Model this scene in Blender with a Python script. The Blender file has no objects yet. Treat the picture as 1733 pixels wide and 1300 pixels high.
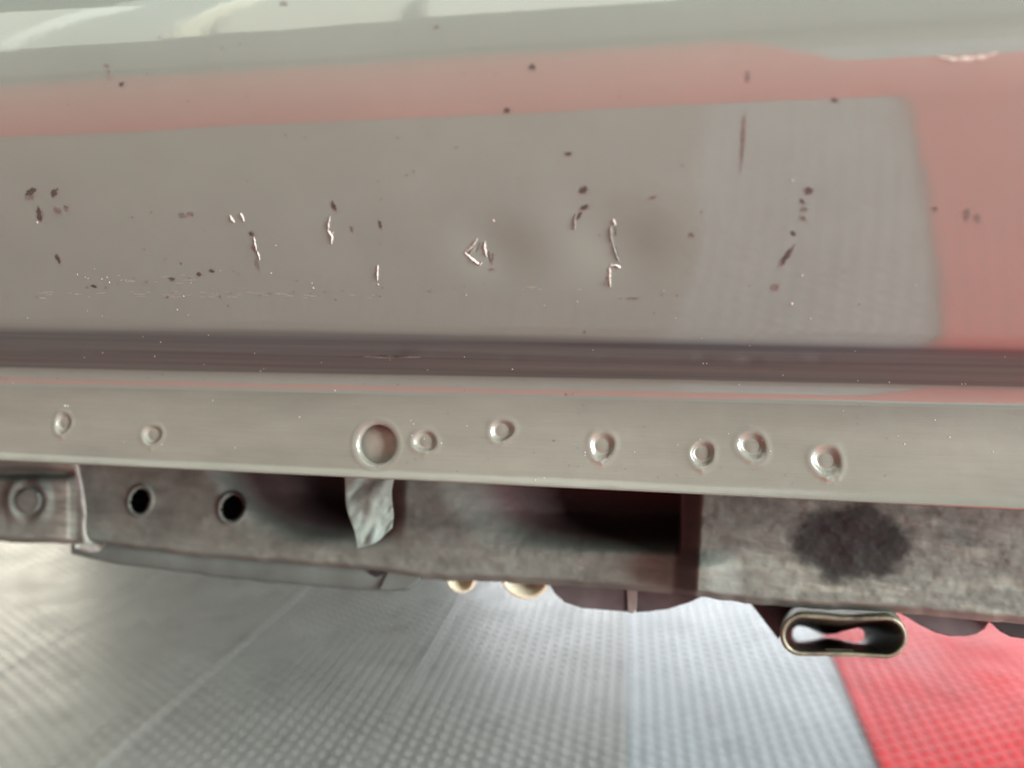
import bpy, math, random
import numpy as np
from mathutils import Vector, Matrix
from mathutils.bvhtree import BVHTree

scene = bpy.context.scene
COL = scene.collection
R = math.radians
random.seed(7)

# ------------------------------------------------------------------ camera
H = 0.45                     # camera height above the floor; z = 0 of the scene is the camera's height
DIST = 0.22                  # camera to the pinch flange
YAW, PITCH = R(12.0), R(5.25)
FPX, W0, H0 = 1252.0, 1733.0, 1300.0
cam_d = bpy.data.cameras.new('camera')
cam_d.sensor_width = 36.0
cam_d.lens = 36.0 * FPX / W0
cam_d.clip_start, cam_d.clip_end = 0.005, 200.0
cam_d.dof.use_dof = True
cam_d.dof.focus_distance = 0.208
cam_d.dof.aperture_fstop = 8.4
cam = bpy.data.objects.new('camera', cam_d)
COL.objects.link(cam)
cam.location = (0, -DIST, H)
cam.rotation_euler = (math.pi / 2 - PITCH, 0, YAW)
scene.camera = cam

# ------------------------------------------------------------------ light
world = bpy.data.worlds.new('World')
scene.world = world
world.use_nodes = True
bg = world.node_tree.nodes['Background']
bg.inputs[0].default_value = (0.97, 0.96, 0.89, 1)
bg.inputs[1].default_value = 0.21
scene.view_settings.view_transform = 'Standard'
scene.view_settings.look = 'None'
scene.view_settings.exposure = 0.05
scene.view_settings.gamma = 1.0

def area(name, loc, target, sx, sy, power, colour):
    l = bpy.data.lights.new(name, 'AREA')
    l.shape = 'RECTANGLE'
    l.size, l.size_y, l.energy, l.color = sx, sy, power, colour
    o = bpy.data.objects.new(name, l)
    COL.objects.link(o)
    o.location = loc
    o.rotation_euler = (Vector(target) - Vector(loc)).to_track_quat('-Z', 'Y').to_euler()
    return o

area('right_key_light', (2.5, -1.15, 0.95), (0, 0, 0.4), 1.3, 1.5, 260, (0.94, 1.0, 1.0))  # unseen key lamp added at right to rake the flange and floor
for wx, wz, ww, wh, wp, wc in ((-3.6, 2.9, 0.9, 2.5, 11, (0.95, 1.0, 0.86)), (-2.72, 2.95, 0.78, 2.6, 8, (0.90, 1.0, 0.90)), (-2.22, 3.0, 0.16, 2.6, 3.2, (1.0, 0.97, 0.72)),
                               (-1.62, 3.0, 0.92, 2.6, 12, (1.0, 1.0, 0.82)), (-0.52, 3.05, 1.18, 2.6, 19, (1.0, 1.0, 0.86)), (0.42, 3.2, 0.62, 2.3, 8, (0.97, 1.0, 0.92))):
    area('high_window', (wx, -2.6, wz), (wx * 0.6, 0, 0.4), ww, wh, wp, wc)
area('far_doorway', (0.6, 4.2, 0.85), (0.3, 0, 0.2), 3.6, 1.5, 145, (0.93, 0.965, 1.0))
area('side_doorway', (-3.6, 2.6, 0.9), (0, 0.6, 0.1), 1.5, 1.5, 40, (1.0, 0.93, 0.76))

# ------------------------------------------------------------------ helpers
CAM = np.array([0.0, -DIST, H])
_f = np.array([-math.sin(YAW) * math.cos(PITCH), math.cos(YAW) * math.cos(PITCH), -math.sin(PITCH)])
_r = np.array([math.cos(YAW), math.sin(YAW), 0.0])
_u = np.cross(_r, _f)

def ray(px, py):
    px, py = np.asarray(px, float), np.asarray(py, float)
    a, b = (px - W0 / 2) / FPX, (H0 / 2 - py) / FPX
    return _f + a[..., None] * _r + b[..., None] * _u

def on_y(px, py, y):
    d = ray(px, py)
    t = (np.asarray(y, float) - CAM[1]) / d[..., 1]
    return CAM + d * t[..., None]

def project(p):
    q = np.asarray(p, float) - CAM
    z = q @ _f
    return W0 / 2 + FPX * (q @ _r) / z, H0 / 2 - FPX * (q @ _u) / z

def sstep(a, b, x):
    t = np.clip((x - a) / (b - a), 0, 1)
    return t * t * (3 - 2 * t)

def noise2(x, y, seed=0):
    rs = np.random.RandomState(seed)
    tab = rs.rand(256, 256)
    xi, yi = np.floor(x).astype(int), np.floor(y).astype(int)
    fx, fy = x - xi, y - yi
    fx, fy = fx * fx * (3 - 2 * fx), fy * fy * (3 - 2 * fy)
    g = lambda i, j: tab[i % 256, j % 256]
    return (g(xi, yi) * (1 - fx) * (1 - fy) + g(xi + 1, yi) * fx * (1 - fy)
            + g(xi, yi + 1) * (1 - fx) * fy + g(xi + 1, yi + 1) * fx * fy)

def fbm(x, y, seed=0, n=4):
    s, a, t = 0, 0.5, 0
    for i in range(n):
        s = s + a * noise2(x * 2 ** i + 17 * i, y * 2 ** i + 5 * i, seed + i)
        t += a
        a *= 0.55
    return s / t

def make_mesh(name, verts, faces, smooth=True):
    me = bpy.data.meshes.new(name)
    if isinstance(faces, np.ndarray):
        k = faces.shape[1]
        v = np.asarray(verts, np.float32)
        me.vertices.add(len(v)); me.vertices.foreach_set('co', v.ravel())
        me.loops.add(faces.size); me.loops.foreach_set('vertex_index', faces.astype(np.int32).ravel())
        me.polygons.add(len(faces))
        me.polygons.foreach_set('loop_start', np.arange(0, faces.size, k, dtype=np.int32))
        me.polygons.foreach_set('loop_total', np.full(len(faces), k, np.int32))
        me.update(calc_edges=True)
    else:
        me.from_pydata([tuple(map(float, v)) for v in verts], [], [tuple(f) for f in faces])
    if smooth is not None:
        me.polygons.foreach_set('use_smooth', np.full(len(me.polygons), bool(smooth)))
    me.validate()
    return me

def link(name, me, mat=None, parent=None, label=None, kind=None):
    o = bpy.data.objects.new(name, me)
    COL.objects.link(o)
    if mat is not None and me is not None and len(me.materials) == 0:
        me.materials.append(mat)
    if parent is not None:
        o.parent = parent
    if label:
        o['label'] = label
    if kind:
        o['kind'] = kind
    return o

def grid_faces(nu, nv):
    i = np.arange(nu - 1)[:, None] * nv + np.arange(nv - 1)[None, :]
    return np.stack([i, i + nv, i + nv + 1, i + 1], -1).reshape(-1, 4)

def add_colour(me, rgb):
    a = me.color_attributes.new('coat', 'FLOAT_COLOR', 'POINT')
    c = np.ones((len(me.vertices), 4), np.float32)
    c[:, :3] = rgb
    a.data.foreach_set('color', c.ravel())

# ------------------------------------------------------------------ materials
class Nodes:
    def __init__(self, name):
        self.m = bpy.data.materials.new(name)
        self.m.use_nodes = True
        self.t = self.m.node_tree
        self.b = self.t.nodes['Principled BSDF']
    def n(self, kind, **kw):
        x = self.t.nodes.new(kind)
        for k, v in kw.items():
            setattr(x, k, v)
        return x
    def l(self, a, b):
        self.t.links.new(a, b)
    def coords(self, scale=(1, 1, 1)):
        tc = self.n('ShaderNodeTexCoord')
        mp = self.n('ShaderNodeMapping')
        mp.inputs['Scale'].default_value = scale
        self.l(tc.outputs['Object'], mp.inputs['Vector'])
        return mp.outputs[0]
    def noise(self, vec, scale, detail=3, rough=0.5):
        x = self.n('ShaderNodeTexNoise')
        x.inputs['Scale'].default_value = scale
        x.inputs['Detail'].default_value = detail
        x.inputs['Roughness'].default_value = rough
        self.l(vec, x.inputs['Vector'])
        return x.outputs['Fac']
    def ramp(self, fac, stops):
        x = self.n('ShaderNodeValToRGB')
        while len(x.color_ramp.elements) < len(stops):
            x.color_ramp.elements.new(0.5)
        for e, (p, c) in zip(x.color_ramp.elements, stops):
            e.position = p
            e.color = c if len(c) == 4 else (*c, 1)
        self.l(fac, x.inputs[0])
        return x.outputs[0]
    def bump(self, height, strength, dist=0.001, prev=None):
        x = self.n('ShaderNodeBump')
        x.inputs['Strength'].default_value = strength
        x.inputs['Distance'].default_value = dist
        self.l(height, x.inputs['Height'])
        if prev is not None:
            self.l(prev, x.inputs['Normal'])
        return x.outputs[0]
    def mix(self, a, b, fac, mode='MULTIPLY'):
        x = self.n('ShaderNodeMix', data_type='RGBA', blend_type=mode)
        if isinstance(fac, float): x.inputs[0].default_value = fac
        else: self.l(fac, x.inputs[0])
        for s, v in ((6, a), (7, b)):
            if isinstance(v, tuple): x.inputs[s].default_value = (*v, 1)
            else: self.l(v, x.inputs[s])
        return x.outputs[2]

def simple(name, col, rough=0.6, metal=0.0, var=0.25, scale=200, bump=0.0, bscale=600, bdist=0.0005):
    N = Nodes(name)
    v = N.coords()
    f = N.noise(v, scale, 4, 0.6)
    lo = tuple(c * (1 - var) for c in col); hi = tuple(min(1, c * (1 + var)) for c in col)
    N.l(N.ramp(f, [(0.3, lo), (0.7, hi)]), N.b.inputs['Base Color'])
    N.b.inputs['Roughness'].default_value = rough
    N.b.inputs['Metallic'].default_value = metal
    if bump:
        N.l(N.bump(N.noise(v, bscale, 3), bump, bdist), N.b.inputs['Normal'])
    return N.m

def paint_mat(name, brushed):
    N = Nodes(name)
    v = N.coords()
    f = N.noise(N.coords((7, 34, 34)) if brushed else v, 1.6 if brushed else 22, 5, 0.6)
    lo, hi = ((0.152, 0.155, 0.126), (0.230, 0.230, 0.190)) if brushed else ((0.192, 0.221, 0.187), (0.214, 0.243, 0.208))
    c = N.ramp(f, [(0.25, lo), (0.75, hi)])
    if not brushed:   # plum streaks and the shade of the groove, mixed into the colour
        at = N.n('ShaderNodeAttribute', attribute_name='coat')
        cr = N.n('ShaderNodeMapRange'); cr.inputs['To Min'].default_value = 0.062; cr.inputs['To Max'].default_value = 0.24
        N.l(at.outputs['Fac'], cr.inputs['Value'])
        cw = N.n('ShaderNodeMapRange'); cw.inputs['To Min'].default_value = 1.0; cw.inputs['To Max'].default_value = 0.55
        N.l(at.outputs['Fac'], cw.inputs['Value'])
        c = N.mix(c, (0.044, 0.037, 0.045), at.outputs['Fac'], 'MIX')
    N.l(c, N.b.inputs['Base Color'])
    N.b.inputs['Roughness'].default_value = 0.5
    N.b.inputs['Specular IOR Level'].default_value = 0.2
    N.b.inputs['Coat Weight'].default_value = 1.0
    N.b.inputs['Coat IOR'].default_value = 1.98
    N.b.inputs['Coat Roughness'].default_value = 0.028
    if not brushed:
        N.l(cr.outputs[0], N.b.inputs['Coat Roughness']); N.l(cw.outputs[0], N.b.inputs['Coat Weight'])
    h = N.bump(N.noise(v, 260, 2), 0.09 if brushed else 0.04, 0.0004)
    if brushed:
        s = N.coords((14, 900, 900))
        h = N.bump(N.noise(s, 1.0, 4, 0.6), 0.22, 0.0004, h)
        h = N.bump(N.noise(v, 60, 3), 0.25, 0.0012, h)
        N.b.inputs['Coat Roughness'].default_value = 0.16
        N.b.inputs['Coat IOR'].default_value = 1.7
    N.l(h, N.b.inputs['Normal'])
    N.l(h, N.b.inputs['Coat Normal'])
    return N.m

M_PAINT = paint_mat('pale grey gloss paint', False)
M_FLANGE = paint_mat('pale grey brushed paint', True)
M_CHIP = simple('bare brown steel', (0.066, 0.062, 0.055), 0.55, 0, 0.4, 900)
M_CHIPG = simple('worn grey primer', (0.145, 0.142, 0.125), 0.5, 0, 0.3, 900)
M_CHIPO = simple('feathered paint edge', (0.20, 0.19, 0.165), 0.4, 0, 0.25, 900)
M_FLAKE = simple('lifted paint', (0.52, 0.51, 0.46), 0.25, 0, 0.12, 700)
M_SCUFF = simple('chalky scuff', (0.35, 0.36, 0.31), 0.6, 0, 0.15, 700)
M_SCUFF2 = simple('pale filler', (0.44, 0.42, 0.36), 0.5, 0, 0.2, 500)
M_PRIMER = simple('flat taupe primer', (0.27, 0.25, 0.205), 0.65, 0, 0.08, 300)
M_FOIL = simple('crumpled galvanised strip', (0.165, 0.205, 0.178), 0.5, 0.0, 0.4, 110)
M_SEAL = simple('cream seam sealer', (0.28, 0.29, 0.26), 0.5, 0, 0.3, 150, 0.3, 200, 0.001)
M_DARK = simple('dark undercoat', (0.030, 0.022, 0.022), 0.6, 0, 0.5, 70)
M_PLUM = simple('faded plum undercoat', (0.070, 0.062, 0.062), 0.55, 0, 0.4, 60)
M_BRASS = simple('yellow zinc plating', (0.66, 0.60, 0.44), 0.42, 0.15, 0.25, 120)
M_STEEL = simple('dull zinc steel', (0.19, 0.175, 0.125), 0.5, 0.5, 0.6, 130, 0.4, 300, 0.0008)
M_SEAM_HI = simple('pale seam highlight', (0.19, 0.165, 0.15), 0.5)
M_BLACK = simple('flat black', (0.012, 0.011, 0.010), 0.7)
M_BORE = simple('sooty tube bore', (0.085, 0.075, 0.052), 0.5, 0.3, 0.4, 90)
M_CONC = simple('concrete', (0.26, 0.25, 0.23), 0.7, 0, 0.2, 6)

def vinyl(name, col, rough, spec=0.4):
    N = Nodes(name)
    v = N.coords()
    f = N.noise(v, 9, 5, 0.6)
    lo = tuple(c * 0.84 for c in col); hi = tuple(min(1, c * 1.1) for c in col)
    c = N.ramp(f, [(0.3, lo), (0.7, hi)])
    g = N.ramp(N.noise(N.coords((1.0, 0.3, 1)), 26, 6, 0.7), [(0.28, (0.72, 0.72, 0.70)), (0.46, (1, 1, 1))])
    c = N.mix(c, g, 1.0)
    N.l(c, N.b.inputs['Base Color'])
    rr = N.ramp(N.noise(v, 16, 4), [(0.3, (rough - .06,) * 3), (0.7, (rough + .08,) * 3)])
    N.l(rr, N.b.inputs['Roughness'])
    N.b.inputs['Specular IOR Level'].default_value = spec
    N.l(N.bump(N.noise(v, 900, 2), 0.12, 0.0004), N.b.inputs['Normal'])
    return N.m
M_VG = [vinyl('grey vinyl', (0.335, 0.340, 0.312), 0.30), vinyl('light grey vinyl', (0.445, 0.495, 0.515), 0.30),
        vinyl('olive grey vinyl', (0.345, 0.345, 0.312), 0.30)]
M_VR = vinyl('red vinyl', (0.92, 0.040, 0.046), 0.44, 0.2)

def rail_mat():
    N = Nodes('dusty underbody coating')
    a = N.n('ShaderNodeAttribute', attribute_name='coat')
    v = N.coords()
    f = N.ramp(N.noise(N.coords((0.35, 1, 1)), 70, 4, 0.5), [(0.3, (0.82, 0.82, 0.82)), (0.7, (1.15, 1.15, 1.14))])
    N.l(N.mix(a.outputs['Color'], f, 1.0), N.b.inputs['Base Color'])
    N.b.inputs['Roughness'].default_value = 0.75
    N.l(N.bump(N.noise(v, 120, 4), 0.22, 0.0012), N.b.inputs['Normal'])
    return N.m
M_RAIL = rail_mat()

# ------------------------------------------------------------------ floor
FZ = 0.0
floor_me = make_mesh('floor', [(-30, -30, -0.004), (30, -30, -0.004), (30, 30, -0.004), (-30, 30, -0.004)], [(0, 1, 2, 3)], False)
floor = link('floor', floor_me, M_CONC, None, 'floor under studded vinyl mats', 'structure')

SW, PX, PY, SR, SH = 0.261, 0.0145, 0.0172, 0.0044, 0.0012
def stud_verts():
    k = 10
    v, f = [], []
    for rr, hh in ((1.0, 0.0), (0.78, 0.62), (0.42, 1.0)):
        for i in range(k):
            an = 2 * math.pi * i / k
            v.append((SR * rr * math.cos(an), SR * rr * math.sin(an), SH * hh))
    for a in range(2):
        for i in range(k):
            f.append((a * k + i, a * k + (i + 1) % k, (a + 1) * k + (i + 1) % k, (a + 1) * k + i))
    b = 2 * k
    f += [(b, b + 1, b + 2, b + 3), (b, b + 3, b + 4, b + 9), (b + 4, b + 5, b + 8, b + 9), (b + 5, b + 6, b + 7, b + 8)]
    return np.array(v), np.array(f)
SV, SF = stud_verts()
stud_me = make_mesh('stud', SV, SF, True)

def stud_spots(width, y0, y1):
    n = int(width / PX)
    xs = (np.arange(n) - (n - 1) / 2) * (width / n)
    m = int((y1 - y0) / PY)
    out = []
    for i, x in enumerate(xs):
        ys = y0 + (np.arange(m) + (0.25 if i % 2 else 0.75)) * PY
        out.append(np.stack([np.full(m, x), ys], -1))
    return np.concatenate(out)

def studs_mesh(spots):
    n, k = len(spots), len(SV)
    v = np.repeat(SV[None], n, 0)
    v[:, :, 0] += spots[:, 0, None]; v[:, :, 1] += spots[:, 1, None]
    f = SF[None] + (np.arange(n) * k)[:, None, None]
    return make_mesh('studs', v.reshape(-1, 3), f.reshape(-1, 4), True)

def sheet_mesh(width, y0, y1, th, gap=0.0001):
    w = width / 2 - gap / 2
    b = 0.0004
    v = [(-w, y0, -th), (w, y0, -th), (w, y1, -th), (-w, y1, -th), (-w, y0, -b), (w, y0, -b), (w, y1, -b), (-w, y1, -b),
         (-w + b, y0 + b, 0), (w - b, y0 + b, 0), (w - b, y1 - b, 0), (-w + b, y1 - b, 0)]
    f = [(0, 1, 5, 4), (1, 2, 6, 5), (2, 3, 7, 6), (3, 0, 4, 7), (4, 5, 9, 8), (5, 6, 10, 9), (6, 7, 11, 10), (7, 4, 8, 11), (8, 9, 10, 11)]
    return make_mesh('mat_strip', v, f, False)

def bead_mesh(y0, y1, bh):
    # rounded welt along the joint of two strips
    v, f = [], []
    n = int((y1 - y0) / 0.05)
    for i in range(n + 1):
        y = y0 + (y1 - y0) * i / n
        for k in range(5):
            an = math.pi * k / 4
            v.append((0.0032 * math.cos(an), y, bh * math.sin(an)))
    for i in range(n):
        for k in range(4):
            a = i * 5 + k
            f.append((a, a + 5, a + 6, a + 1))
    return make_mesh('joint_bead', v, f, True)

Y0, Y1 = -1.7, 2.6
def seam_dir(vpx):
    d = ray(vpx, 535.0); return math.atan2(-d[0], d[1])
ANG_G, ANG_R = seam_dir(1057.0), seam_dir(1162.0)
def floor_pt(px, py):
    d = ray(px, py); t = -CAM[2] / d[2]
    return CAM + d * t
# seams read off the grey mats at picture row 1283
seam0 = floor_pt(1060, 1272)
sheet_g = sheet_mesh(SW, Y0, Y1, 0.003); spots_g = stud_spots(SW, Y0, Y1); studs_g = studs_mesh(spots_g); bead_g = bead_mesh(0.12, Y1, 0.0006); bead_t = bead_mesh(0.12, Y1, 0.0011)
cand = []
strips = []
def strip_matrix(origin, ang):
    return Matrix.Translation(origin) @ Matrix.Rotation(ang, 4, 'Z')
ca, sa = math.cos(ANG_G), math.sin(ANG_G)
for k in range(-9, 8):
    off = (k + 0.5) * SW
    # the seam through seam0 runs along (-sin, cos)
    base = Vector((seam0[0] + off * ca, seam0[1] + off * sa, 0.0))
    tback = -seam0[1]
    org = base + Vector((-sa, ca, 0)) * 0.0
    strips.append((strip_matrix(org - Vector((-sa, ca, 0)) * (seam0[1] - 0.0), ANG_G), 'g', (k, )))
RW = 0.522
e0 = floor_pt(1488, 1299)
car, sar = math.cos(ANG_R), math.sin(ANG_R)
for k in range(0, 1):
    off = (k + 0.5) * RW
    org = Vector((e0[0] + off * car, e0[1] + off * sar, 0.003)) - Vector((-sar, car, 0)) * e0[1]
    strips.append((strip_matrix(org, ANG_R), 'r', (k, )))
sheet_r = sheet_mesh(RW, -1.08, Y1, 0.003, 0.0008); spots_r = stud_spots(RW, -1.08, Y1); studs_r = studs_mesh(spots_r)

def spot_world(mx, spots):
    p = np.c_[spots, np.zeros(len(spots)), np.ones(len(spots))] @ np.array(mx).T
    return p[:, :3]
allc = []
edge_n = np.array([car, sar])
for si, (mx, t, k) in enumerate(strips):
    sp = spots_g if t == 'g' else spots_r
    p = spot_world(mx, sp)
    side = (p[:, :2] - e0[:2]) @ edge_n
    px, py = project(p)
    front = (p - CAM) @ _f > 0.1
    ok = front & (px > 5) & (px < W0 - 5) & (py > 1050) & (py < H0 - 4)
    if t == 'g': ok &= side < -0.006
    idx = np.nonzero(ok)[0]
    allc += [(-py[i], si, i) for i in idx]
allc.sort()
picked = {}
for _, si, i in allc[:300]:
    picked.setdefault(si, []).append(i)
for si, (mx, t, k) in enumerate(strips):
    if t == 'g':
        mat = M_VG[1] if k[0] >= 0 else M_VG[2] if k[0] in (-3, -6, -4) else M_VG[0]
        sh, sp, st = sheet_g, spots_g, studs_g
    else:
        mat, sh, sp, st = M_VR, sheet_r, spots_r, studs_r
    o = link('mat_strip' if t == 'g' else 'red_mat_strip', sh, None, floor)
    if not sh.materials: sh.materials.append(mat)
    o.matrix_world = mx
    o.material_slots[0].link = 'OBJECT'; o.material_slots[0].material = mat
    if t == 'g' and k[0] >= 0: o['label'] = 'lighter grey studded strip beside the red mat'
    if t == 'r': o['label'] = 'red studded mat strip'
    if si in picked:
        keep = np.ones(len(sp), bool); keep[picked[si]] = False
        st = studs_mesh(sp[keep])
    s = link('studs', st, None, o, None, 'stuff')
    if not st.materials: st.materials.append(mat)
    s.material_slots[0].link = 'OBJECT'; s.material_slots[0].material = mat
    if not stud_me.materials: stud_me.materials.append(mat)
    for i in picked.get(si, []):
        d = link('stud', stud_me, None, o)
        d.location = (sp[i, 0], sp[i, 1], 0)
        d.material_slots[0].link = 'OBJECT'; d.material_slots[0].material = mat
    if t == 'g' and k[0] in (-1, -2, -3, -5):
        bm_ = bead_t if k[0] == -2 else bead_g
        b = link('joint_bead', bm_, None, o)
        b.location = (-SW / 2, 0, 0)
        if not bm_.materials: bm_.materials.append(mat)
        b.material_slots[0].link = 'OBJECT'; b.material_slots[0].material = M_VG[0]
# red border mats lying across, on the open floor behind the viewer
CROSS_Y = -0.465
CW = 0.74
cr_sheet = sheet_mesh(CW, -1.9, e0[0] + 0.02, 0.003, 0.0008); cr_spots = stud_spots(CW, -1.9, e0[0] + 0.02); cr_st = studs_mesh(cr_spots)
CLEN = e0[0] + 0.02 + 1.9
for k in range(8):
    o = link('red_mat_strip', cr_sheet, M_VR, floor, 'red studded mat strip laid across')
    o.matrix_world = Matrix.Translation((-(k // 4) * CLEN, CROSS_Y - (k % 4 + 0.5) * CW, 0.0035)) @ Matrix.Rotation(-math.pi / 2, 4, 'Z')
    link('studs', cr_st, M_VR, o, None, 'stuff')

# ------------------------------------------------------------------ car
car_root = bpy.data.objects.new('car', None)
COL.objects.link(car_root)
car_root['label'] = 'pale grey gloss car sill with spot welds and chipped paint above studded floor'
car_root['category'] = 'car'

# profile of the sill: tilt of the outward normal below the horizontal, along the arc from the flange lip upward
ZF0 = H - 0.0507
def build_profile():
    seg = [  # (length, tilt start, tilt end)
        (0.0262, -8.0, -8.0),
        (0.0020, -8.0, 14.0),
        (0.0032, 14.0, 34.0),
        (0.0024, 34.0, 70.0),
        (0.0285, 70.0, 52.0),
        (0.0030, 52.0, 44.0),
        (0.0560, 44.0, 34.0),
        (0.0120, 34.0, 14.0),
        (0.0280, 14.0, -42.0),
        (0.0600, -42.0, -75.0)]
    s, y, z, t = [0.0], [0.0], [0.0], [R(-8)]
    for L, a, b in seg:
        n = max(4, int(L / 0.0004))
        for i in range(n):
            fr = (i + 0.5) / n
            fr = fr if abs(a - b) < 6 else fr
            ti = R(a + (b - a) * fr); ds = L / n
            s.append(s[-1] + ds); y.append(y[-1] - math.sin(ti) * ds); z.append(z[-1] + math.cos(ti) * ds)
            t.append(R(a + (b - a) * (i + 1) / n))
    bounds = np.cumsum([q[0] for q in seg])
    return np.array(s), np.array(y), np.array(z), np.array(t), bounds
PS, PYY, PZZ, PT, PB = build_profile()
PYY = PYY - np.interp(PB[0], PS, PYY)        # y = 0 at the top of the flange

WELDS = [(106, 716), (257, 736), (719, 747), (849, 729), (1019, 755), (1189, 768), (1273, 755), (1399, 780)]
def base_surface(X, S):
    y = np.interp(S, PS, PYY); z = ZF0 + np.interp(S, PS, PZZ)
    t = np.interp(S, PS, PT)
    w = sstep(PB[0], PB[5], S)
    z = z - 0.0133 * X * w
    n = np.stack([np.zeros_like(t), -np.cos(t), -np.sin(t)], -1)
    p = np.stack([X + 0 * S, y + 0 * X, z], -1)
    return p, n

def solve_surface(px, py):
    """coarse search, then refine: surface coordinates (X, S) seen at a picture position"""
    xs = np.linspace(-0.34, 0.2, 271); ss = np.linspace(0.0, 0.15, 301)
    X, S = np.meshgrid(xs, ss, indexing='ij')
    p, n = base_surface(X, S)
    qx, qy = project(p)
    out = []
    for a, b in zip(px, py):
        d = (qx - a) ** 2 + (qy - b) ** 2
        i = np.unravel_index(np.argmin(d), d.shape)
        x, s = X[i], S[i]
        for _ in range(12):
            e = 1e-5
            P = base_surface(np.array([x, x + e, x]), np.array([s, s, s + e]))[0]
            u, v = project(P)
            J = np.array([[u[1] - u[0], u[2] - u[0]], [v[1] - v[0], v[2] - v[0]]]) / e
            dx = np.linalg.lstsq(J, np.array([a - u[0], b - v[0]]), rcond=None)[0]
            dx = np.clip(dx, -0.004, 0.004)
            x, s = x + dx[0], s + dx[1]
        out.append((x, s))
    return np.array(out)

WXS = solve_surface(*zip(*WELDS))
HXS = solve_surface([637], [752])[0]
HOLE_R = 0.00625
DENTS = [((838, 425), 0.0105, 0.00080), ((1048, 420), 0.0125, 0.00095), ((600, 400), 0.016, 0.00018),
         ((985, 350), 0.008, 0.00012), ((65, 360), 0.012, 0.00012)]
DXS = solve_surface(*zip(*[d[0] for d in DENTS]))

def surface(X, S):
    p, n = base_surface(X, S)
    h = np.zeros(np.broadcast(X, S).shape)          # outward displacement
    for (x, s), (_, r, dep) in zip(DXS, DENTS):
        q = ((X - x) ** 2 + (S - s) ** 2) / r ** 2
        h -= dep * np.exp(-q * 1.6)
    rs = np.random.RandomState(5)
    for (x, s) in WXS:
        r = np.hypot(X - x, S - s)
        an = np.arctan2(S - s, X - x)
        ro = (0.0034 + 0.0009 * rs.rand()) * (1 + 0.09 * np.sin(2 * an + rs.rand() * 6) + 0.05 * np.sin(3 * an + rs.rand() * 6))
        ri = 0.0021
        d = 0.00105 * (0.8 + 0.3 * rs.rand())
        h -= d * (1 - sstep(ri, ro, r))
        h += 0.00020 * np.exp(-((r - ro * 1.1) / 0.0009) ** 2) * (0.35 + 0.65 * noise2(np.cos(an) * 1.6 + 30 + x * 900, np.sin(an) * 1.6 + 40, 15))
        # crinkled run of filler below the weld
        rr = np.hypot((X - x - 0.0012 * rs.rand() + 0.0002) / (0.0010 + 0.0016 * rs.rand()), (S - s + 0.0036 + 0.0010 * rs.rand()) / 0.0014)
        h += (0.00015 + 0.00050 * rs.rand()) * np.exp(-rr ** 2) * (noise2((X - x) * 1500 + 40, (S - s) * 1500 + 9, 11) - 0.35)
    r = np.hypot(X - HXS[0], S - HXS[1])
    lip = np.clip(1 - (r - HOLE_R) / 0.0010, 0, 1.2)
    h -= 0.0007 * lip ** 2
    h += 0.00012 * np.exp(-((r - HOLE_R - 0.0019) / 0.0006) ** 2)
    h -= 0.0006 * np.clip(1 - S / 0.0030, 0, 1) ** 2 * -1.6      # lip rolled outward along the bottom
    h += 0.00035 * (fbm(X * 30 + 60, S * 90, 47, 3) - 0.5) * np.exp(-((S - PB[0]) / 0.004) ** 2)
    # gentle waviness of sprayed sheet metal
    h += 0.00022 * (fbm(X * 16 + 3, S * 22, 21, 2) - 0.5)
    h += 0.00020 * (fbm(X * 24 + 3, S * 60, 41, 3) - 0.5) * sstep(PB[7] - 0.006, PB[7] + 0.006, S)
    h += 0.00010 * (fbm(X * 50 + 9, S * 60, 25, 2) - 0.5) * (1 - sstep(PB[0], PB[3], S))
    h += 0.00018 * (1 - sstep(0.0, 0.0016, S)) * (fbm(X * 120, S * 0 + 4, 27, 3) - 0.5)
    return p + n * h[..., None]

xs = np.concatenate([np.arange(-1.3, -0.262, 0.03), np.arange(-0.262, 0.128, 0.00042), np.arange(0.13, 1.1, 0.03)])
def build_sheet(name, s_vals, mat, cut=False):
    X, S = np.meshgrid(xs, s_vals, indexing='ij')
    if cut:
        r = np.hypot(X - HXS[0], S - HXS[1])
        near = (r < HOLE_R + 0.00030) & (r > HOLE_R - 0.00030)
        f = np.where(r > 0, HOLE_R / np.maximum(r, 1e-9), 1)
        X = np.where(near, HXS[0] + (X - HXS[0]) * f, X); S = np.where(near, HXS[1] + (S - HXS[1]) * f, S)
    P = surface(X, S)
    faces = grid_faces(*X.shape)
    if cut:
        r = np.hypot(X - HXS[0], S - HXS[1]).ravel()
        rc = r[faces].max(1)
        faces = faces[rc > HOLE_R * 1.0005]
    return make_mesh(name, P.reshape(-1, 3), faces, True)

SVIS = PB[8]
s_panel = np.concatenate([np.arange(PB[0], SVIS, 0.00042), np.linspace(SVIS, PB[9], 20)])
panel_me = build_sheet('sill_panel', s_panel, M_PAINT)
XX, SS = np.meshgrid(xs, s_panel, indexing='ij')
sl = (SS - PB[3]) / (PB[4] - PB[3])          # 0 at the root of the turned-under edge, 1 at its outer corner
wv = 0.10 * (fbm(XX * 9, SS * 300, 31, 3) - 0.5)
groove_shade = sstep(-0.02, 0.06, sl + wv) * (1 - sstep(0.80, 1.02, sl + wv))  # plum streaks with the shade under the sill painted in
groove_shade = groove_shade * (0.85 + 0.45 * (fbm(XX * 7 + 2, SS * 420, 35, 3) - 0.5))
add_colour(panel_me, np.repeat(np.clip(groove_shade, 0, 1).reshape(-1, 1), 3, 1))
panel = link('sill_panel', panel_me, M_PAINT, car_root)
s_fl = np.concatenate([np.arange(0.0, PB[0], 0.00035), [PB[0]]])
fl_me = build_sheet('pinch_flange', s_fl, M_FLANGE, True)
flange = link('pinch_flange', fl_me, M_FLANGE, car_root)

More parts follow.
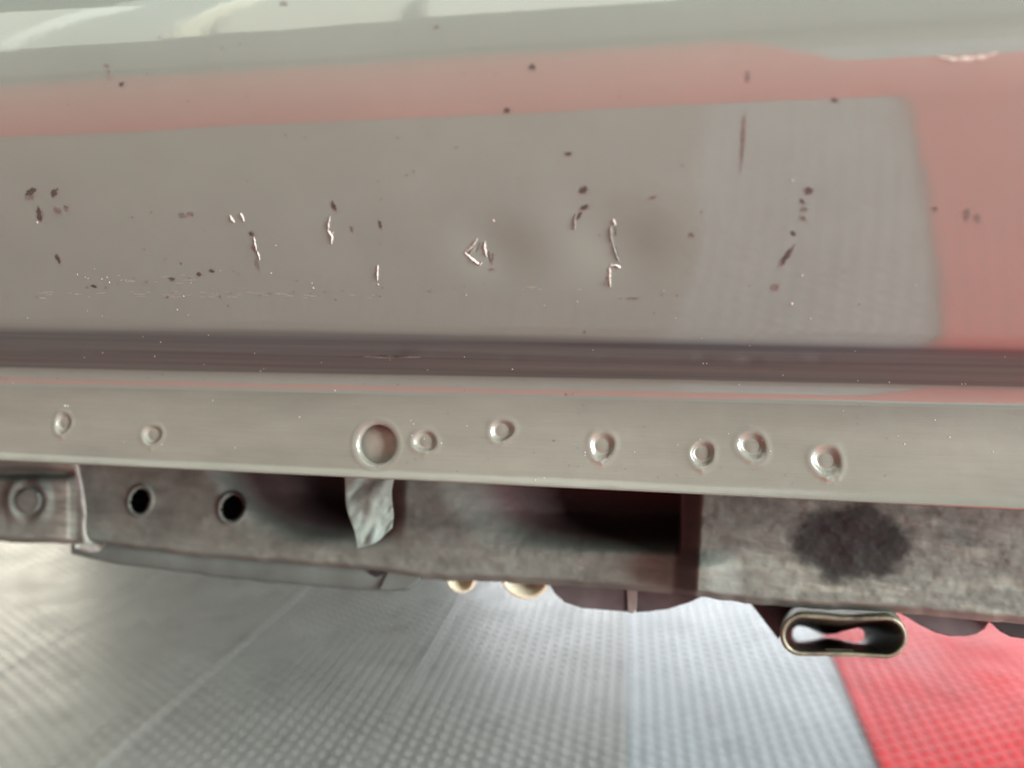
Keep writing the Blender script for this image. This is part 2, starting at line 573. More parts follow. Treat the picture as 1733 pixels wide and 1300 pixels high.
# folded lower lip and inner skin of the flange
def flange_back():
    X = np.concatenate([np.arange(-1.3, -0.262, 0.03), np.arange(-0.262, 0.13, 0.004), np.arange(0.13, 1.1, 0.03)])
    p0 = surface(X, X * 0)
    v, f = [], []
    prof = [(0, 0), (0.0002, -0.0004), (0.0007, -0.0007), (0.0013, -0.0006), (0.0019, -0.0001), (0.0034, 0.0035), (0.0068, 0.0250)]
    for q in p0:
        for dy, dz in prof: v.append((q[0], q[1] + dy, q[2] + dz))
    n = len(prof)
    for i in range(len(p0) - 1):
        for k in range(n - 1):
            if k == n - 2 and abs(p0[i][0] - HXS[0]) < 0.014: continue
            a = i * n + k
            f.append((a, a + 1, a + n + 1, a + n))
    return make_mesh('folded_lip', v, f, True)
link('folded_lip', flange_back(), M_FLANGE, flange)

# the drain hole: its rolled wall and the second skin seen through it
hp, hn = base_surface(np.array(HXS[0]), np.array(HXS[1]))
hp = hp - hn * 0.0007
tx = np.array([1.0, 0, 0]); ts = np.cross(hn, tx); ts = ts if ts[2] > 0 else -ts
def ring(r, d, k=48):
    return [hp + tx * r * math.cos(2 * math.pi * i / k) + ts * r * math.sin(2 * math.pi * i / k) - hn * d for i in range(k)]
v = ring(HOLE_R, -0.00005) + ring(HOLE_R - 0.0002, 0.0006) + ring(HOLE_R - 0.0001, 0.0016)
f = [(a * 48 + i, a * 48 + (i + 1) % 48, (a + 1) * 48 + (i + 1) % 48, (a + 1) * 48 + i) for a in range(2) for i in range(48)]
link('hole_rim', make_mesh('hole_rim', v, f, True), M_FLANGE, flange)
v, f = [], []
for a in range(9):
    for i in range(48):
        rr = HOLE_R * 1.6 * a / 8
        d = 0.0048 - 0.0012 * (1 - (a / 8) ** 2)
        v.append(hp + tx * rr * math.cos(2 * math.pi * i / 48) + ts * rr * math.sin(2 * math.pi * i / 48) - hn * d)
for a in range(8):
    for i in range(48):
        f.append((a * 48 + i, (a + 1) * 48 + i, (a + 1) * 48 + (i + 1) % 48, a * 48 + (i + 1) % 48))
link('inner_skin', make_mesh('inner_skin', v, f, True), M_PRIMER, flange)

# flat floors of the spot welds
for j, (x, s) in enumerate(WXS):
    k = 28
    rr = 0.00205
    an = np.linspace(0, 2 * math.pi, k, endpoint=False)
    wob = 1 + 0.04 * np.sin(3 * an + j)
    X = np.concatenate([[x], x + 0.8 * rr * wob * np.cos(an), x + rr * wob * np.cos(an)]); S = np.concatenate([[s], s + 0.8 * rr * wob * np.sin(an), s + rr * wob * np.sin(an)])
    c = surface(np.array([x]), np.array([s]))[0]
    p, n = base_surface(X, S)
    pc, nc = base_surface(np.array([x]), np.array([s]))
    dep = float(((c - pc[0]) @ nc[0]))
    lift = np.concatenate([[0.00007], np.full(k, 0.00006), np.full(k, -0.00004)])
    P = surface(X, S) + n * (lift + np.concatenate([[0.00002], np.full(2 * k, 0.00002)]))[:, None]
    f = [(0, 1 + i, 1 + (i + 1) % k) for i in range(k)] + [(1 + i, 1 + k + i, 1 + k + (i + 1) % k, 1 + (i + 1) % k) for i in range(k)]
    link('spot_weld', make_mesh('spot_weld', P, f, True), M_FLANGE, flange)

# ------------------------------------------------------------------ chips, flakes and specks on the paint
cx = np.linspace(-0.30, 0.16, 461); cs = np.linspace(0, 0.16, 201)
CX, CS = np.meshgrid(cx, cs, indexing='ij')
CP = surface(CX, CS)
bvh = BVHTree.FromPolygons([Vector(p) for p in CP.reshape(-1, 3)], [tuple(int(i) for i in q) for q in grid_faces(*CX.shape)])
CAMV = Vector(CAM)
def hit(px, py):
    d = Vector(ray(px, py)).normalized()
    loc, n, i, dist = bvh.ray_cast(CAMV, d)
    if loc is None: return None, None
    if n.dot(d) > 0: n = -n
    return loc, n

def blob(cx_, cy_, a, b, ang, lift, peak, k=12, jag=0.25, seed=0):
    """irregular patch following the paint: centre and half-axes as seen in the picture"""
    rs = random.Random(seed)
    pts = []
    for i in range(k):
        t = 2 * math.pi * i / k
        q = 1 + rs.uniform(-jag, jag)
        u, w = a * q * math.cos(t), b * q * math.sin(t)
        pts.append((cx_ + u * math.cos(ang) - w * math.sin(ang), cy_ + u * math.sin(ang) + w * math.cos(ang)))
    v, f = [], []
    c, n = hit(cx_, cy_)
    if c is None: return None
    v.append(c + n * (lift + peak))
    ring1, ring2 = [], []
    for (x, y) in pts:
        p, n = hit(x, y)
        if p is None: return None
        ring2.append(p + n * lift)
        m, nm = hit(cx_ + (x - cx_) * 0.55, cy_ + (y - cy_) * 0.55)
        ring1.append(m + nm * (lift + peak * rs.uniform(0.55, 1.05)))
    v += ring1 + ring2
    for i in range(k):
        j = (i + 1) % k
        f.append((0, 1 + i, 1 + j)); f.append((1 + i, 1 + k + i, 1 + k + j, 1 + j))
    return v, f

def stroke(pts, w, lift, peak, seed=0):
    """narrow raised ridge along a picture polyline"""
    rs = random.Random(seed)
    P = []
    for a, b in zip(pts[:-1], pts[1:]):
        n = max(2, int(math.hypot(b[0] - a[0], b[1] - a[1]) / 3))
        for i in range(n): P.append((a[0] + (b[0] - a[0]) * i / n, a[1] + (b[1] - a[1]) * i / n))
    P.append(pts[-1])
    v, f = [], []
    m = len(P)
    for i, (x, y) in enumerate(P):
        q0, q1 = P[max(0, i - 1)], P[min(m - 1, i + 1)]
        dx, dy = q1[0] - q0[0], q1[1] - q0[1]
        L = math.hypot(dx, dy) or 1
        nx, ny = -dy / L, dx / L
        env = (math.sin(math.pi * (i + 0.5) / m)) ** 0.5
        ww = w * env * rs.uniform(0.45, 1.05)
        x += rs.uniform(-0.5, 0.5); y += rs.uniform(-0.4, 0.4)
        for o, hgt in ((-1, 0), (-0.35, 1), (0.35, 0.9), (1, 0)):
            p, n = hit(x + nx * ww * o, y + ny * ww * o)
            if p is None: return None
            v.append(p + n * (lift + peak * hgt * env * rs.uniform(0.25, 1.1)))
    for i in range(m - 1):
        for k in range(3):
            a = i * 4 + k
            f.append((a, a + 1, a + 5, a + 4))
    return v, f

BIG = [  # x, y, half length, half width, degrees, tone
    (52, 325, 9, 5.5, -25, 0), (50, 334, 7, 4, 0, 1), (92, 326, 8, 4.5, -55, 0), (66, 363, 12, 4.6, 80, 0), (97, 356, 7, 4.5, 60, 1), (112, 352, 5, 3, 70, 1),
    (98, 438, 8, 3.4, 65, 0), (425, 396, 5, 4, 40, 0), (429, 421, 6, 2.5, 60, 1), (435, 448, 8, 3, 70, 1), (565, 349, 9, 3.2, 62, 0), (643, 379, 7, 2.6, 80, 0),
    (595, 387, 5, 2.4, 80, 1), (901, 113, 6, 5, 10, 0), (858, 186, 5, 4.6, 0, 0), (987, 321, 7, 6, 0, 0), (988, 351, 8, 3.6, -28, 0), (979, 366, 8, 3, -62, 0),
    (832, 437, 9, 2.6, 100, 1), (831, 456, 4, 2.5, 0, 1), (1368, 322, 6.5, 6, 0, 0), (1358, 340, 5, 3, 60, 0), (1360, 354, 6, 3.5, 0, 1), (1358, 369, 6, 3.5, 30, 1),
    (1342, 395, 4.5, 3.6, 40, 0), (1330, 435, 19, 4, -58, 0), (1312, 486, 6.5, 5, -20, 1), (1412, 169, 5.5, 3.2, 10, 0), (1257, 232, 42, 3.0, 94, 1), (1265, 128, 9, 3.5, 93, 1),
    (962, 260, 5, 3.2, 10, 0), (206, 142, 5, 4, -30, 0), (291, 472, 4.5, 3, 20, 0), (337, 464, 4, 3.6, 0, 0), (358, 458, 5, 2.6, 10, 0), (159, 484, 5, 2.2, 15, 0), (1070, 505, 10, 1.8, 0, 1),
    (737, 45, 5, 3, 5, 1), (180, 111, 5, 3.4, 0, 1), (1582, 353, 4, 4, 0, 1), (1636, 363, 5, 9, 0, 1), (1654, 370, 4.5, 7, 0, 1), (1104, 334, 7, 2.2, -12, 1), (308, 364, 5, 3.5, 0, 1), (322, 362, 5, 4, 0, 1),
    (184, 126, 4, 7, 0, 1), (479, 5, 6, 3, 0, 1), (1170, 398, 4, 3.6, -30, 1), (660, 603, 34, 1.7, 1, 0)]
SMALL = [(270, 62), (375, 81), (406, 74), (249, 125), (115, 176), (318, 171), (419, 162), (469, 177), (378, 211), (483, 228), (516, 232), (418, 306), (672, 54), (803, 81), (838, 125), (785, 124),
    (673, 233), (772, 249), (945, 272), (700, 290), (688, 296), (640, 307), (1155, 280), (1049, 163), (878, 301), (1247, 84), (224, 367), (256, 359), (346, 390), (320, 471), (395, 459), (404, 464), (227, 471), (248, 477),
    (147, 487), (179, 487), (199, 481), (503, 475), (580, 492), (549, 494), (525, 497), (497, 494), (391, 496), (386, 518), (646, 336), (643, 412), (648, 487), (684, 500), (786, 484), (748, 488), (770, 487), (1014, 398), (1107, 530),
    (989, 562), (1120, 500), (1050, 505), (1268, 484), (1187, 359), (1427, 460), (1454, 515), (1146, 500), (281, 438), (306, 446), (244, 422), (13, 504), (62, 503), (440, 500), (457, 497), (284, 503), (372, 502), (568, 507), (643, 502), (727, 493), (1016, 479), (1022, 480),
    (58, 720), (159, 760), (167, 662), (385, 770), (1, 640), (10, 642), (64, 638), (270, 633), (275, 634), (144, 639), (96, 640), (345, 641), (30, 680), (239, 789), (120, 628), (250, 640), (603, 688), (758, 701), (779, 755), (826, 777), (704, 778), (689, 783), (774, 798), (938, 746), (904, 766), (922, 827),
    (790, 820), (770, 671), (787, 661), (774, 653), (958, 668), (969, 667), (988, 686), (980, 700), (1091, 722), (1090, 738), (978, 758), (937, 746), (1129, 760), (1123, 803), (1114, 808), (1146, 804), (1058, 794), (963, 788), (978, 790), (1302, 800), (1221, 792), (1329, 805), (1341, 818), (1500, 742), (1449, 705), (1451, 717),
    (1444, 687), (1455, 685), (1498, 805), (616, 650), (638, 790), (673, 651)]
WHITE = [(131, 464, 2.4), (149, 471, 2), (144, 469, 1.5), (172, 472, 2.2), (181, 469, 1.7), (185, 478, 2.2), (205, 474, 1.4), (213, 474, 1.4), (528, 479, 2.4), (530, 487, 2.8), (300, 524, 2.2), (459, 462, 1.8), (467, 415, 1.8), (47, 538, 1.7), (173, 535, 1.4), (640, 481, 2.6), (835, 373, 4), (1341, 305, 3),
    (1340, 514, 4), (1358, 466, 2.6), (1372, 539, 1.8), (63, 376, 3), (311, 501, 2), (789, 499, 2), (272, 579, 1.4), (174, 597, 1.6), (143, 605, 1.5), (262, 603, 1.8), (345, 617, 1.5), (441, 628, 1.8), (446, 624, 1.4), (431, 598, 1.4), (660, 609, 1.4), (786, 604, 1.5), (867, 625, 1.8), (567, 661, 1.8), (507, 706, 1.7),
    (110, 687, 2.8), (115, 687, 2), (22, 648, 1.4), (360, 678, 1.8), (398, 758, 1.3), (700, 718, 1.6), (718, 743, 1.7), (697, 737, 1.6), (747, 750, 1.8), (1628, 650, 2.4), (1634, 650, 2.2), (1325, 635, 1.6), (1452, 644, 1.7), (1505, 647, 2.2), (1251, 651, 1.8), (1190, 615, 1.5), (1196, 615, 1.3), (868, 625, 1.3),
    (1582, 711, 1.9), (1607, 740, 2), (1680, 765, 2), (1531, 752, 2.2), (1304, 764, 1.9), (1250, 744, 1.8), (1290, 745, 1.5), (990, 766, 1.8), (990, 771, 1.5), (1147, 753, 1.4), (1185, 744, 1.5), (1074, 765, 1.3), (1592, 853, 2), (1608, 853, 2), (906, 813, 1.5), (790, 821, 1.4)]
def part(name, vf, mat, parent, label=None, kind=None, smooth=True):
    if vf is None: return None
    return link(name, make_mesh(name, vf[0], vf[1], smooth), mat, parent, label, kind)
def merge(parts):
    V, F = [], []
    for q in parts:
        if q is None: continue
        n = len(V); V += list(q[0]); F += [tuple(i + n for i in t) for t in q[1]]
    return V, F
for i, (x, y, a, b, g, tone) in enumerate(BIG):
    inner = blob(x, y, a * 0.92, b * 0.92, R(g), 0.00005, -0.00002, 20, 0.42, i)
    outer = blob(x + 0.6, y + 0.8, a * 1.18, b * 1.25, R(g), 0.00003, -0.00001, 20, 0.34, i + 500)
    if inner is None or outer is None: continue
    V, F = merge([outer, inner])
    o = part('paint_chip', (V, F), M_CHIPG if tone else M_CHIP, panel)
    o.data.materials.clear(); o.data.materials.append(M_CHIPO); o.data.materials.append(M_CHIPG if tone else M_CHIP)
    for q in list(o.data.polygons)[len(outer[1]):]: q.material_index = 1
rs = random.Random(3)
specks = [blob(x, y, rs.uniform(1.5, 2.7), rs.uniform(1.1, 2.0), rs.uniform(0, 3), 0.00003, 0, 7, 0.35, i) for i, (x, y) in enumerate(SMALL)]
for k in range(70):   # very fine pepper along the flange and lower panel
    x, y = rs.uniform(0, 1733), rs.choice([rs.uniform(470, 520), rs.uniform(640, 860), rs.uniform(640, 860)])
    specks.append(blob(x, min(y, 770 + x * 0.048), rs.uniform(0.6, 1.1), rs.uniform(0.6, 1.0), 0, 0.00003, 0, 6, 0.3, k))
part('paint_specks', merge(specks), M_CHIPG, panel, None, 'stuff')
dust = [blob(x, y, r * 0.72, r * 0.72 * rs.uniform(0.6, 1), rs.uniform(0, 3), 0.00003, 0.00012, 7, 0.3, i) for i, (x, y, r) in enumerate(WHITE)]
for k in range(30):
    x, y = rs.uniform(0, 1733), rs.choice([rs.uniform(560, 680), rs.uniform(680, 860), rs.uniform(440, 540)])
    dust.append(blob(x, min(y, 765 + x * 0.048), rs.uniform(0.6, 1.2), rs.uniform(0.6, 1.0), 0, 0.00003, 0.0001, 6, 0.3, k))
part('dust_specks', merge(dust), M_FLAKE, panel, None, 'stuff')
STROKES = [  # raised creases where the coat has lifted
    ([(389, 364), (396, 376)], 2.6), ([(407, 360), (413, 374)], 2.6), ([(558, 366), (555, 390)], 1.8), ([(555, 390), (562, 398), (561, 412)], 2.2), ([(560, 396), (566, 392)], 1.6), ([(639, 448), (639, 474)], 2.4),
    ([(808, 403), (800, 415), (786, 427)], 2.8), ([(787, 427), (800, 440), (814, 449)], 3.2), ([(803, 418), (795, 430)], 1.5), ([(821, 408), (820, 420), (824, 434)], 2.6), ([(812, 448), (816, 443)], 2.2),
    ([(975, 360), (972, 374), (973, 388)], 2.8), ([(1037, 371), (1041, 380)], 3.2), ([(1033, 382), (1033, 400), (1037, 412)], 3.6), ([(1037, 412), (1043, 430), (1047, 442)], 2.2), ([(1034, 449), (1042, 448), (1050, 453)], 2.6),
    ([(1032, 452), (1031, 470), (1033, 486)], 3.0), ([(430, 400), (434, 425)], 1.3), ([(436, 425), (440, 440)], 1.3)]
for i, (pts, w) in enumerate(STROKES):
    part('paint_flake', stroke(pts, w, 0.00002, 0.00045, i), M_FLAKE if i not in (13, 14, 11) else M_PAINT, panel)
for i, (pts, w) in enumerate([([(1041, 384), (1042, 400)], 1.5), ([(1041, 416), (1046, 434)], 1.8), ([(1036, 447), (1046, 446)], 1.2), ([(812, 410), (806, 428)], 1.0), ([(827, 424), (829, 442)], 1.6)]):
    part('paint_crack', stroke(pts, w, 0.00002, 0.00002, 50 + i), M_CHIP, panel)
# lifted edge of filler on the upper right shoulder
scuff = []
for k in range(60):
    t = rs.random()
    x, y = (rs.uniform(60, 640), 499 + rs.gauss(0, 3.5)) if t < 0.7 else (rs.uniform(880, 1000), 489 + rs.gauss(0, 2)) if t < 0.8 else (rs.uniform(180, 420), 470 + rs.gauss(0, 5))
    L = rs.uniform(4, 20)
    scuff.append(stroke([(x, y), (x + L, y + rs.uniform(-0.6, 1.0))], rs.uniform(0.3, 0.75), 0.00002, 0.00002, k))
part('scuff_marks', merge(scuff), M_SCUFF, panel, None, 'stuff')
part('filler_edge', stroke([(1585, 95), (1615, 101), (1640, 99), (1665, 96), (1688, 88)], 5.0, 0.00002, 0.00022, 91), M_SCUFF2, panel)

# ------------------------------------------------------------------ frame rail behind the flange
def lut(pts, x):
    a = np.array(pts, float); return np.interp(x, a[:, 0], a[:, 1])
EDGE = [(-400, 905), (0, 917), (110, 921), (180, 925), (330, 944), (640, 970), (700, 980), (930, 990), (1190, 1011), (1260, 1022), (1560, 1042), (1733, 1058), (2100, 1092)]
gx = np.concatenate([np.arange(-400, -40, 20.0), np.arange(-40, 1790, 2.6), np.arange(1790, 2100, 20.0)])
gv = np.linspace(0, 1, 110)
PXX = np.repeat(gx[:, None], len(gv), 1)
lipn = 3.0 * (noise2(gx / 23.0, gx * 0, 60) - 0.5)
bot = lut(EDGE, gx) + lipn
top = 735 + 0.045 * gx
PYP = top[:, None] + (bot - top)[:, None] * gv[None, :]
Yf = np.full(PXX.shape, 0.058)
plate = sstep(1150, 1188, PXX + (PYP - 900) * 0.06)
Yf += -0.012 * plate
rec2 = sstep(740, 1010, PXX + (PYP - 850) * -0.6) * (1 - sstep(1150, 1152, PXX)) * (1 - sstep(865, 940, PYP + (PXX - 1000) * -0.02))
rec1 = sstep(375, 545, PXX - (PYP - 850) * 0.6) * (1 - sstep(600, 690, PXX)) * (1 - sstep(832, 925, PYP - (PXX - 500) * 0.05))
Yf += 0.036 * rec2 + 0.045 * rec1
left = 1 - sstep(112, 132, PXX)
Yf -= 0.004 * left
rb = np.hypot((PXX - 48) / 1.0, (PYP - 848) / 1.0)
Yf -= 0.003 * np.exp(-((rb - 33) / 10.0) ** 2) * (0.6 + 0.4 * np.sin(PXX / 9)) + 0.003 * (rb < 20)
Yf += 0.006 * np.exp(-((PYP - 800) / 9.0) ** 2) * left
corner = sstep(0, 1, (PXX - 1130) / 40) * (1 - sstep(1190, 1260, PXX)) * sstep(925, 965, PYP)
Yf -= 0.006 * corner
holes = [((237, 848), 17, 22, -0.25), ((393, 860), 19.5, 23, -0.3)]
hole_mask = np.zeros(PXX.shape)
for (hx, hy), a, b, tl in holes:
    u, w = PXX - hx, PYP - hy
    u, w = u * math.cos(tl) - w * math.sin(tl), u * math.sin(tl) + w * math.cos(tl)
    q = np.hypot(u / a, w / b)
    hole_mask = np.maximum(hole_mask, (q < 1.0) * 1.0)
    Yf -= 0.002 * np.exp(-((q - 1.15) / 0.12) ** 2)
rough = fbm(PXX / 38, PYP / 26, 70, 4) - 0.5
Yf += 0.0014 * rough
# rounded bottom edge turning under
turn = sstep(0.93, 1.0, gv)[None, :]
Yf += 0.010 * turn ** 2
RP = on_y(PXX, PYP, Yf)
dust_n = fbm(PXX / 90 + 4, PYP / 34, 80, 4)
dust_s = fbm(PXX / 60 + (PYP) / 40, PYP / 11 - PXX / 60, 85, 4)
grey = np.stack([0.114 + 0 * PXX, 0.122 + 0 * PXX, 0.104 + 0 * PXX], -1)
right_d = sstep(1100, 1500, PXX)
amt = np.clip(0.55 + 1.1 * (dust_n - 0.5) + 0.9 * (dust_s - 0.5) * (0.4 + right_d) + 0.35 * right_d + 0.15 * sstep(860, 980, PYP), 0, 1.6)
colr = grey * (0.55 + 0.75 * amt[..., None])
pale = np.clip((dust_s - 0.56) * 5, 0, 1) * (0.15 + 0.85 * right_d) * sstep(880, 960, PYP - (PXX - 1200) * 0.02 * 0)
colr = colr * (1 - pale[..., None]) + np.array([0.215, 0.225, 0.18]) * pale[..., None]
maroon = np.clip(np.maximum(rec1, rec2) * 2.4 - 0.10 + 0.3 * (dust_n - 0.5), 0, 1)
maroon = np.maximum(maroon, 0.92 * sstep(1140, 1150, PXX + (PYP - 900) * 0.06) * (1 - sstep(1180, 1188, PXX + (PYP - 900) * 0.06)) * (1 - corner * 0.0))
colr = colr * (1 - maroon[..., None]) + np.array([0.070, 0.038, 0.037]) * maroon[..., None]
se = np.hypot((PXX - 1443) / 122, (PYP - 918) / 84) + 0.45 * (fbm(PXX / 30, PYP / 22, 90, 4) - 0.5)
stain = 1 - sstep(0.62, 1.04, se)
colr = colr * (1 - stain[..., None]) + np.array([0.009, 0.010, 0.007]) * stain[..., None]
core = (1 - sstep(0.35, 0.62, np.hypot((PXX - 1440) / 108, (PYP - 912) / 72) + 0.75 * (fbm(PXX / 24 + 7, PYP / 18, 95, 3) - 0.5)))
colr = colr * (1 - core[..., None]) + np.array([0.006, 0.003, 0.0025]) * core[..., None]
sea = sstep(70, 118, PXX) * (1 - sstep(118, 150, PXX)) * 0.35 * np.clip(dust_s * 2 - 0.4, 0, 1) * 1.3
colr = colr * (1 - sea[..., None]) + np.array([0.45, 0.43, 0.36]) * sea[..., None]
fc = grid_faces(*PXX.shape)
hm = hole_mask.ravel()[fc].min(1)
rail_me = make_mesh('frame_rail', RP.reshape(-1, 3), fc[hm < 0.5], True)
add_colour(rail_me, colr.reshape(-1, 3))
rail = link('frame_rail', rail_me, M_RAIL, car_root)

for (hx, hy), a, b, tl in holes:  # black cups added behind the holes to keep light from showing through
    v, f = [], []
    for q, yy in ((1.12, 0.0575), (1.25, 0.061), (1.25, 0.078), (0.0, 0.079)):
        for i in range(20):
            an = 2 * math.pi * i / 20
            u, w = a * q * math.cos(an), b * q * math.sin(an)
            v.append(on_y(hx + u * math.cos(tl) + w * math.sin(tl), hy - u * math.sin(tl) + w * math.cos(tl), yy))
    for k in range(3):
        for i in range(20):
            f.append((k * 20 + i, k * 20 + (i + 1) % 20, (k + 1) * 20 + (i + 1) % 20, (k + 1) * 20 + i))
    link('hole_blackout', make_mesh('hole_blackout', v, f, True), M_BLACK, rail)

def prism(outline, y0, y1, mat, name, parent, bevel=0.0008, label=None):
    """solid whose face outline is read at depth y0 and which runs back to y1"""
    A = on_y(*zip(*outline), y0)
    k = len(A)
    c = A.mean(0)
    v = [c + (p - c) * (1 - bevel / max(1e-6, np.linalg.norm(p - c))) for p in A] + [p + np.array([0, bevel, 0]) for p in A] + [np.array([p[0], y1, p[2]]) for p in A]
    f = [tuple(range(k))[::-1], tuple(range(2 * k, 3 * k))]
    for a in range(2):
        for i in range(k):
            j = (i + 1) % k
            f.append((a * k + i, a * k + j, (a + 1) * k + j, (a + 1) * k + i))
    me = make_mesh(name, v, f, False)
    return link(name, me, mat, parent, label)

# lower lip of the rail, cut off short at its right end
def lower_lip():
    n = 90
    X = np.linspace(120, 712, n)
    up = lut([(120, 905), (330, 935), (640, 960), (712, 970)], X)
    lo = lut([(120, 938), (200, 955), (300, 968), (420, 983), (640, 1001), (690, 1000), (700, 994), (712, 982)], X) + 2.0 * (noise2(X / 30, X * 0, 44) - 0.5)
    v, f = [], []
    rows = [(0.0, 0.068), (0.35, 0.0660), (0.8, 0.0665), (0.95, 0.068), (1.0, 0.0715), (0.6, 0.074)]
    for x, a, b in zip(X, up, lo):
        for q, yy in rows:
            v.append(on_y(x, a + (b - a) * q, yy + 0.0015 * (noise2(np.array(x / 40), np.array(q * 2), 4) - 0.5)))
    m = len(rows)
    for i in range(n - 1):
        for k in range(m - 1):
            a = i * m + k
            f.append((a, a + 1, a + m + 1, a + m))
    return make_mesh('lower_lip', v, f, True)
M_LIP = simple('grey chassis wax', (0.095, 0.115, 0.102), 0.6, 0, 0.2, 40, 0.3, 120, 0.001)
link('lower_lip', lower_lip(), M_LIP, rail)
prism([(622, 966), (652, 966), (646, 974), (636, 979), (626, 974)], 0.0655, 0.07, M_BLACK, 'lip_slot_dark', rail)  # solid black piece standing for the dark inside a slot
prism([(654, 968), (720, 972), (706, 985), (690, 998), (640, 1000)], 0.0650, 0.075, M_LIP, 'lip_bracket', rail)

# crumpled galvanised strip hanging in front of the rail
def strap():
    nu, nv = 16, 26
    v = []
    for i in range(nu):
        for j in range(nv):
            a, b = i / (nu - 1), j / (nv - 1)
            yl = 780 + (928 - 780) * b; yr = 780 + (893 - 780) * b
            xl = 575 + 27 * b + 3 * math.sin(9 * b); xr = 668 - 5 * b + 2.5 * math.sin(8 * b + 1) 
            x = xl + (xr - xl) * a
            y = yl + (yr - yl) * a ** 1.1 - (8 * math.sin(math.pi * a) * (b ** 6) * -1)
            h = 0.0030 * (fbm(np.array(a * 2.6 + b * 1.0 + 3), np.array(b * 4.6 + a * 1.6), 37, 4) - 0.5) + 0.0018 * a
            v.append(on_y(x, y, 0.030 + 0.003 * b + float(h) * 2.2))
    return make_mesh('metal_strip', np.array(v), grid_faces(nu, nv), True)
st = link('metal_strip', strap(), M_FOIL, car_root, 'crumpled silvery strip hanging behind the flange')
md = st.modifiers.new('thickness', 'SOLIDIFY'); md.thickness = 0.0006
md = st.modifiers.new('smooth', 'SUBSURF'); md.levels = md.render_levels = 1

def tube_path(pts, radii, y, mat, name, parent, k=10, flat=0.5):
    v, f = [], []
    C = [on_y(px, py, y) for px, py in pts]
    for i, c in enumerate(C):
        d = C[min(i + 1, len(C) - 1)] - C[max(i - 1, 0)]
        d = d / np.linalg.norm(d)
        side = np.cross(d, [0, 1, 0]); side /= np.linalg.norm(side)
        for j in range(k):
            a = 2 * math.pi * j / k
            v.append(c + radii[i] * (math.cos(a) * side + flat * math.sin(a) * np.array([0, 1, 0])))
    for i in range(len(C) - 1):
        for j in range(k):
            f.append((i * k + j, i * k + (j + 1) % k, (i + 1) * k + (j + 1) % k, (i + 1) * k + j))
    f.append(tuple(range(k))); f.append(tuple(range((len(C) - 1) * k, len(C) * k))[::-1])
    o = link(name, make_mesh(name, v, f, True), mat, parent)
    return o
tube_path([(126, 775), (131, 800), (136, 825), (139, 850), (142, 870), (141, 890), (142, 905), (146, 917), (156, 925), (168, 926), (176, 922)],
          [0.0010, 0.0012, 0.0014, 0.0015, 0.0013, 0.0010, 0.0012, 0.0016, 0.0018, 0.0014, 0.0005], 0.053, M_SEAL, 'sealant_run', rail)
tube_path([(128, 925), (140, 926), (152, 928), (166, 928), (178, 921)], [0.0008, 0.0017, 0.0019, 0.0016, 0.0004], 0.052, M_SEAL, 'sealant_drip', rail)

# yellow fasteners peeping below the rail
def cup(px, py, rpx, y, name, depth=0.012):
    c = on_y(px, py, y); r = rpx * (np.linalg.norm(c - CAM)) / FPX
    k = 28
    prof = [(0.0, depth * 0.5), (0.62, depth * 0.5), (0.78, 0.0008), (0.86, -0.0006), (0.95, 0.0), (1.0, 0.0014), (1.0, depth)]
    v, f = [], []
    for rr, dd in prof:
        for i in range(k):
            a = 2 * math.pi * i / k
            v.append(c + np.array([r * rr * math.cos(a), dd, r * rr * math.sin(a)]))
    for a in range(len(prof) - 1):
        for i in range(k):
            f.append((a * k + i, a * k + (i + 1) % k, (a + 1) * k + (i + 1) % k, (a + 1) * k + i))
    return link(name, make_mesh(name, v, f, True), M_BRASS, car_root)
cup(779, 980, 25, 0.072, 'bolt')
cup(888, 974, 43, 0.070, 'bushing')

# plum brackets, tabs
prism([(918, 970), (1062, 980), (1062, 1037), (1020, 1034), (985, 1031), (955, 1021), (938, 1006)], 0.070, 0.10, M_PLUM, 'bracket', car_root)
prism([(1076, 980), (1200, 990), (1186, 1013), (1165, 1022), (1130, 1033), (1098, 1037), (1076, 1038)], 0.072, 0.10, M_PLUM, 'bracket', car_root)
prism([(1060, 980), (1079, 982), (1077, 1034), (1071, 1040), (1062, 1038)], 0.069, 0.10, M_SEAM_HI, 'seam_highlight', car_root)  # pale strip painted as the highlight in the split between the brackets
prism([(1255, 1005), (1352, 1010), (1352, 1040), (1330, 1060), (1318, 1084), (1300, 1062), (1284, 1040)], 0.080, 0.10, M_DARK, 'bracket', car_root)
prism([(1520, 1020), (1690, 1030), (1676, 1054), (1668, 1066), (1655, 1075), (1636, 1079), (1610, 1079), (1585, 1073), (1560, 1061), (1540, 1049), (1525, 1040)], 0.070, 0.105, M_PLUM, 'tab', car_root)
prism([(1655, 1040), (1800, 1045), (1800, 1086), (1740, 1084), (1712, 1080), (1694, 1071), (1680, 1058)], 0.066, 0.11, M_BLACK, 'tab', car_root)

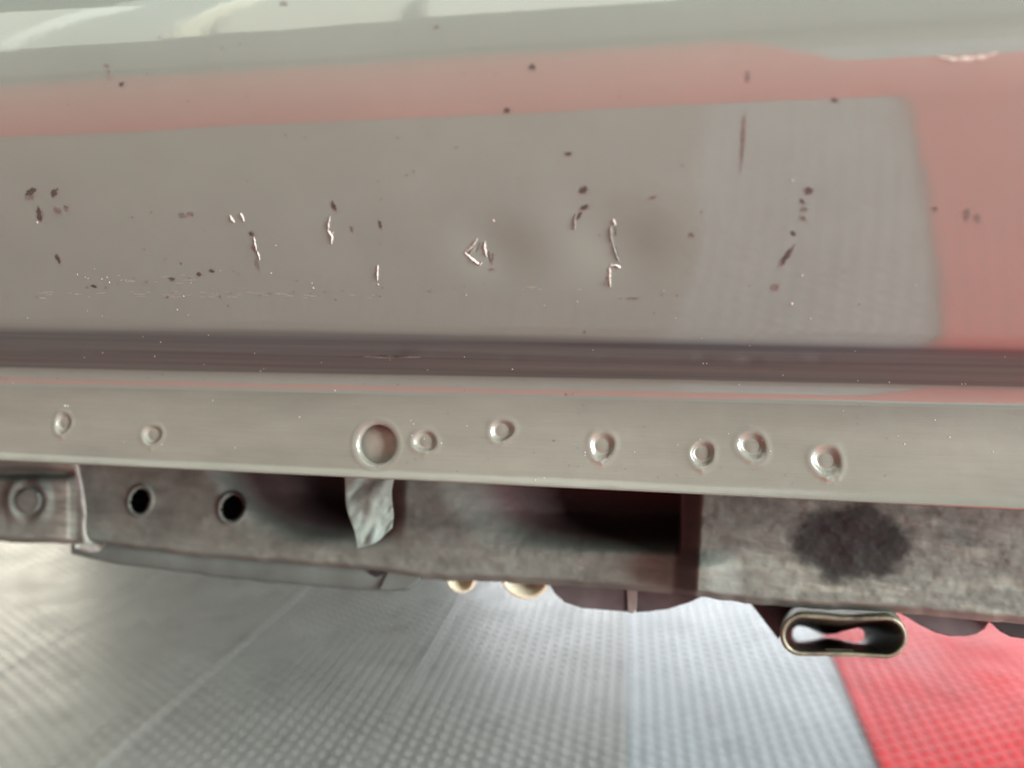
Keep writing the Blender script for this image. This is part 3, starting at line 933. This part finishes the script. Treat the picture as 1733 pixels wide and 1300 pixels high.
# flattened oval tube
def oval(cxp, cyp, hl, hh, k=16, tilt=0.03, pinch=0.0):
    out = []
    for i in range(k):
        a = -math.pi / 2 + math.pi * i / (k - 1); out.append((hl - hh + hh * math.cos(a), hh * math.sin(a)))
    for i in range(1, 8):
        t = i / 8; x = (hl - hh) * (1 - 2 * t); out.append((x, hh * (1 - pinch * 0.5 * math.sin(math.pi * t) ** 2)))
    for i in range(k):
        a = math.pi / 2 + math.pi * i / (k - 1); out.append((-(hl - hh) + hh * math.cos(a), hh * math.sin(a)))
    for i in range(1, 8):
        t = i / 8; x = (hl - hh) * (-1 + 2 * t); out.append((x, -hh * (1 - pinch * math.sin(math.pi * t) ** 2)))
    return [(cxp + x * math.cos(tilt) - y * math.sin(tilt), cyp + x * math.sin(tilt) + y * math.cos(tilt)) for x, y in out]
def oval_tube():
    y0, y1 = 0.047, 0.118
    secs = [(oval(1428, 1077, 108, 36, pinch=0.08), y0 + 0.001), (oval(1428, 1077, 106, 34.3, pinch=0.08), y0), (oval(1428, 1077, 101, 30, pinch=0.10), y0), (oval(1428, 1077, 99.5, 28.5, pinch=0.12), y0 + 0.0012),
            (oval(1420, 1078, 90, 24, pinch=0.3), y0 + 0.016), (oval(1410, 1076, 76, 17, pinch=0.7), y0 + 0.036), (oval(1402, 1074, 61, 12.5, pinch=1.1), y1)]
    v, f = [], []
    for o, yy in secs: v += [on_y(px, py, yy) for px, py in o]
    k = len(secs[0][0])
    # outer skin back from the mouth
    v += [on_y(px, py, y0 + 0.02) for px, py in oval(1425, 1065, 103, 38, pinch=0.05)]
    v += [on_y(px, py, y1) for px, py in oval(1412, 1062, 90, 40, pinch=0.1)]
    n = len(secs)
    for a in range(n - 1):
        for i in range(k):
            f.append((a * k + i, a * k + (i + 1) % k, (a + 1) * k + (i + 1) % k, (a + 1) * k + i))
    for a, b in ((0, n), (n, n + 1)):
        for i in range(k):
            f.append((a * k + (i + 1) % k, a * k + i, b * k + i, b * k + (i + 1) % k))
    return make_mesh('oval_tube', v, f, True)
tube_me = oval_tube()
tube_me.materials.append(M_STEEL); tube_me.materials.append(M_BORE)
mi = np.zeros(len(tube_me.polygons), np.int32); kk = len(oval(0, 0, 2, 1)); mi[3 * kk:6 * kk] = 1
tube_me.polygons.foreach_set('material_index', mi)
tube = link('oval_tube', tube_me, None, car_root, 'flattened oval steel tube with open end')
prism([(1402, 1110), (1450, 1111), (1449, 1113.5), (1403, 1113)], 0.0475, 0.053, M_STEEL, 'tube_seam', tube)

# underbody floor pan and inner sill closing off the space above the rail
def boxv(x0, x1, y0, y1, z0, z1):
    v = [(x, y, z) for x in (x0, x1) for y in (y0, y1) for z in (z0, z1)]
    f = [(0, 1, 3, 2), (4, 6, 7, 5), (0, 4, 5, 1), (2, 3, 7, 6), (0, 2, 6, 4), (1, 5, 7, 3)]
    return v, f
v, f = boxv(-1.25, 1.05, 0.012, 1.55, H - 0.030, H - 0.022)
link('floor_pan', make_mesh('floor_pan', v, f, False), M_DARK, car_root)
v, f = boxv(-1.25, 1.05, 0.132, 0.136, H - 0.098, H - 0.0305)
link('rail_web', make_mesh('rail_web', v, f, False), M_BLACK, car_root)
